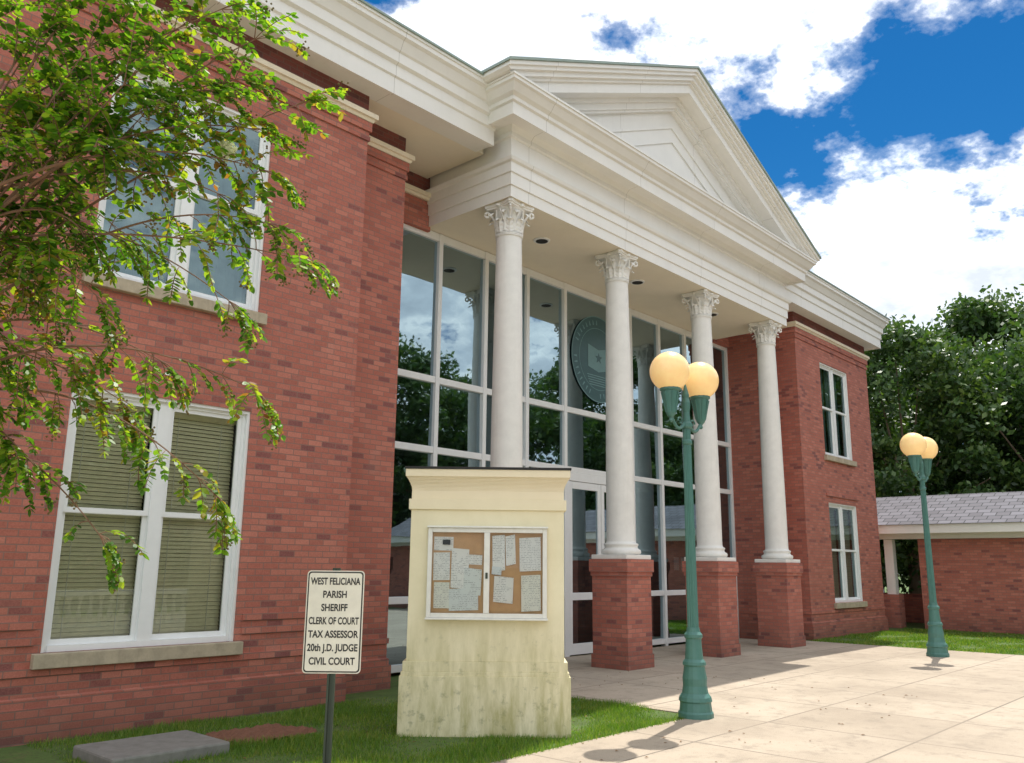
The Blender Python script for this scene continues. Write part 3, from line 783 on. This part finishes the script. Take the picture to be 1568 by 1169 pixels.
me=leafmesh('hedge',np.concatenate(pts),.14,'tleaf');o=bpy.data.objects.new('shrub_hedge',me);COL.objects.link(o)

# crepe myrtle
CM=empty('crepe_myrtle_tree',(0,0,0));b=MB();LV=[];LF=[];pods=MB()
stems=[((.85,5.9,-.05),(.9,5.8,1.6),(1.05,5.6,2.6)),((.95,6.0,-.05),(.7,6.1,1.8),(.75,5.9,3.2)),((.8,5.8,-.05),(.9,5.4,1.8),(1.1,5.2,3.3))]
for A,Bm,C in stems:
    pts=[];rad=[]
    for j in range(9):
        t=j/8;pts.append(tuple(Vector(A)*(1-t)**2+Vector(Bm)*2*t*(1-t)+Vector(C)*t*t));rad.append(.07-.035*t)
    b.tube(pts,rad,'bark',8)
def leafat(p,d,up,L,W):
    d=d.normalized();s=d.cross(up)
    if s.length<.01: s=Vector((1,0,0))
    s.normalize();n=len(LV)
    for q in (p,p+d*L*.3+s*W,p+d*L*.7+s*W*.85,p+d*L,p+d*L*.7-s*W*.85,p+d*L*.3-s*W): LV.append(tuple(q))
    LF.append((n,n+1,n+2,n+3,n+4,n+5))
def rv(): return Vector((R.gauss(0,1),R.gauss(0,1),R.gauss(0,1))).normalized()
def twig(p,d,L,droop,dens=1.0):
    n=max(5,int(L/.023));pts=[p];dd=d.normalized();q=p.copy();big=R.uniform(.8,1.2)
    for i in range(n):
        dd=(dd+Vector((0,0,-droop/n))+rv()*.10).normalized();q=q+dd*(L/n);pts.append(q.copy())
        if i>1:
            side=dd.cross(Vector((0,0,1)));side=side.normalized() if side.length>.05 else Vector((1,0,0))
            for s in (-1,1):
                if R.random()<.95*dens:
                    ld=(side*s+dd*.5+Vector((0,0,-.25))+rv()*.3);leafat(q,ld,Vector((0,0,1))+rv()*.6,R.uniform(.038,.066)*big,R.uniform(.011,.018)*big)
    leafat(q,dd,Vector((0,0,1))+rv()*.5,.05,.014)
    tp=pts[::2]+([pts[-1]] if len(pts)%2==0 else [])
    b.tube(tp,[.003]*len(tp),'twig',4)
    return q,dd
def cluster(p,r,n,k,sz):
    for i in range(n):
        o=rv()*r*R.random()**.5;c=p+Vector((o.x,o.y,o.z*1.4));pods.lathe([(0,-sz),(sz,-sz*.3),(sz*.8,sz*.6),(0,sz)],c.x,c.y,k,5,c.z,False)
T=[(2.64,4.13,3.39,.9,1.2),(2.61,4.41,2.63,1.1,1.2),(2.54,4.69,2.05,1.3,1.1),(2.04,5.0,1.8,1.3,1.1),(2.59,4.17,4.37,.5,1.2),(2.07,4.59,4.87,.2,1.2),(2.5,4.62,3.2,.9,.7),
   (1.69,5.24,2.22,1.2,.9),(2.06,5.27,3.70,.6,.7),(1.66,5.27,3.17,.8,.8),(1.58,5.27,4.4,.5,1.1),(1.74,4.52,4.3,.5,1.1),(2.46,4.3,3.94,.8,1.2),(2.1,5.1,2.6,1.0,.6),(2.2,4.8,2.8,.8,.6),
   (1.5,4.9,4.9,.3,1.1),(2.15,4.5,4.4,.5,1.1),(1.9,4.9,4.0,.6,.9),(1.3,5.0,3.9,.6,.9),(1.4,5.0,4.6,.6,1.1),(1.45,5.3,2.7,.9,.9),(2.2,4.3,3.7,.7,.6),(1.3,4.9,5.2,.3,1.1),(1.75,4.8,4.75,.4,1.1),(1.2,5.3,2.1,.9,.9),
   (1.7,4.9,3.5,.7,.9),(1.8,4.8,3.1,.8,.8),(1.75,5.0,2.7,.9,.9),(1.9,4.7,4.2,.5,1.0),(1.95,4.9,4.75,.4,1.1),(1.7,4.7,3.95,.6,1.0),(2.3,4.4,4.5,.5,1.2),(2.4,4.35,4.2,.7,1.2),(1.6,4.8,4.55,.4,1.1),(1.75,4.75,5.1,.3,1.1),
   (2.35,4.3,4.75,.4,1.2),(2.2,4.45,4.95,.3,1.1),(1.55,5.1,3.3,.8,.9),(2.5,4.25,3.6,1.0,1.1)]
for (x,y,z,droop,dens) in T:
    e=Vector((x,y,z));st=Vector(stems[R.randrange(3)][2])+rv()*.12
    if z<2.9: st=Vector((.95,5.65,2.4))+rv()*.2
    mid=(st+e)/2+Vector((0,0,.30+.35*droop))+rv()*.22
    pts=[];rad=[];N_=22
    for j in range(N_+1):
        t=j/N_;pts.append(st*(1-t)**2+mid*2*t*(1-t)+e*t*t);rad.append(.009*(1-t)+.003)
    b.tube(pts,rad,'twig',5)
    for j in range(7,N_+1):
        t=j/N_;dirn=(pts[j]-pts[j-1]).normalized()
        for q in range(2):
            if R.random()<.66*dens*(0.55+.6*t):
                d=(dirn*.7+rv()*.9);L_=R.uniform(.14,.38)
                p2,d2=twig(pts[j],d,L_,droop*1.2+.2)
                if R.random()<.16: cluster(p2+Vector((0,0,-.03)),.045,16,'pod',.007)
    for q in range(3): p2,d2=twig(e,(pts[-1]-pts[-2]).normalized()+rv()*.35,.30,droop+.5)
    cluster(p2,.05,22,'pod',.007)
for c in ((1.97,4.66,4.35),(2.33,4.50,4.10)): cluster(Vector(c),.07,170,'flower',.010)
b.obj('branches',CM);pods.obj('seed_clusters',CM)
me=bpy.data.meshes.new('leaves');me.from_pydata(LV,[],LF);me.materials.append(M['leaf']);o=bpy.data.objects.new('leaves',me);COL.objects.link(o);o.parent=CM

# ------------------------------------------------------------------ light
sv=Vector((2.05,.52,4.05)).normalized()
el=math.asin(sv.z);azm=math.atan2(sv.x,sv.y)
sl=bpy.data.lights.new('sun','SUN');sl.energy=5.0;sl.angle=math.radians(.5);sl.color=(1,.95,.86)
so=bpy.data.objects.new('sun',sl);COL.objects.link(so);so.rotation_euler=sv.to_track_quat('Z','Y').to_euler()
w=bpy.data.worlds.new('World');scene.world=w;w.use_nodes=True;nt=w.node_tree;N=nt.nodes;L=nt.links
bg=N['Background'];out=N['World Output']
sky=N.new('ShaderNodeTexSky');sky.sky_type='NISHITA';sky.sun_disc=False;sky.sun_elevation=el;sky.sun_rotation=azm
sky.air_density=1.0;sky.dust_density=.1;sky.ozone_density=4
hs=N.new('ShaderNodeHueSaturation');hs.inputs['Saturation'].default_value=1.4;hs.inputs['Value'].default_value=.80;L.new(sky.outputs[0],hs.inputs['Color'])
L.new(hs.outputs[0],bg.inputs[0]);bg.inputs[1].default_value=.12
tc=N.new('ShaderNodeTexCoord');sp=N.new('ShaderNodeSeparateXYZ');L.new(tc.outputs['Generated'],sp.inputs[0])
zz=math_(nt,'ADD',math_(nt,'MAXIMUM',sp.outputs[2],0.0),.30)
cb=N.new('ShaderNodeCombineXYZ');L.new(math_(nt,'DIVIDE',sp.outputs[0],zz),cb.inputs[0]);L.new(math_(nt,'DIVIDE',sp.outputs[1],zz),cb.inputs[1]);cb.inputs[2].default_value=3.3
n1=noise(nt,4.6,10,.62,cb.outputs[0]);n2=noise(nt,1.5,2,.5,cb.outputs[0])
f=math_(nt,'ADD',math_(nt,'MULTIPLY',n1,1.1),math_(nt,'MULTIPLY',n2,.12))
f=math_(nt,'SUBTRACT',f,.06)
def lobe(f,c,ang,amp):
    v=N.new('ShaderNodeVectorMath');v.operation='DOT_PRODUCT';L.new(tc.outputs['Generated'],v.inputs[0]);v.inputs[1].default_value=Vector(c).normalized()
    mr=N.new('ShaderNodeMapRange');mr.interpolation_type='SMOOTHSTEP';L.new(v.outputs['Value'],mr.inputs[0])
    mr.inputs[1].default_value=math.cos(math.radians(ang));mr.inputs[2].default_value=1.0;mr.inputs[3].default_value=0;mr.inputs[4].default_value=amp
    return math_(nt,'ADD',f,mr.outputs[0])
f=lobe(f,(.840,.295,.456),9,-.08)
f=lobe(f,(.886,.217,.410),9,-.12)
f=lobe(f,(.848,.168,.503),9,-.03)
f=lobe(f,(.886,.299,.354),8,.10)
f=lobe(f,(.934,.210,.289),12,.13)
f=lobe(f,(.659,.499,.562),15,.09)
f=lobe(f,(.78,-.62,.30),35,.08)
f=lobe(f,(-.6,-.5,.6),80,.14)
hz=math_(nt,'MULTIPLY',math_(nt,'SUBTRACT',1.0,math_(nt,'MINIMUM',math_(nt,'MULTIPLY',math_(nt,'MAXIMUM',sp.outputs[2],0.0),3.0),1.0)),.10)
f=math_(nt,'ADD',f,hz)
fac=ramp(nt,f,[(.46,0.0),(.52,.22),(.575,.80),(.63,1.0)])
n3=noise(nt,7,5,.6,cb.outputs[0])
cf=math_(nt,'ADD',math_(nt,'MULTIPLY',f,.6),math_(nt,'MULTIPLY',n3,.4))
cc=ramp(nt,cf,[(.46,(.50,.57,.68)),(.55,(1,1,1)),(.62,(.66,.70,.76)),(.74,(.46,.50,.56))])
bg2=N.new('ShaderNodeBackground');L.new(cc,bg2.inputs[0]);bg2.inputs[1].default_value=1.85
mx=N.new('ShaderNodeMixShader');L.new(fac,mx.inputs[0]);L.new(bg.outputs[0],mx.inputs[1]);L.new(bg2.outputs[0],mx.inputs[2]);L.new(mx.outputs[0],out.inputs[0])

# ------------------------------------------------------------------ camera
cam=bpy.data.cameras.new('camera');co=bpy.data.objects.new('camera',cam);COL.objects.link(co)
fw=Vector((.7206,.6603,.2106)).normalized();rt=Vector((.674,-.7389,.0106));rt=(rt-fw*rt.dot(fw)).normalized();up=rt.cross(fw)
mw=Matrix((( rt.x,up.x,-fw.x,0),(rt.y,up.y,-fw.y,0),(rt.z,up.z,-fw.z,1.65),(0,0,0,1)))
co.matrix_world=mw
cam.sensor_width=36;cam.lens=30.1;cam.clip_start=.05;cam.clip_end=2000
scene.camera=co
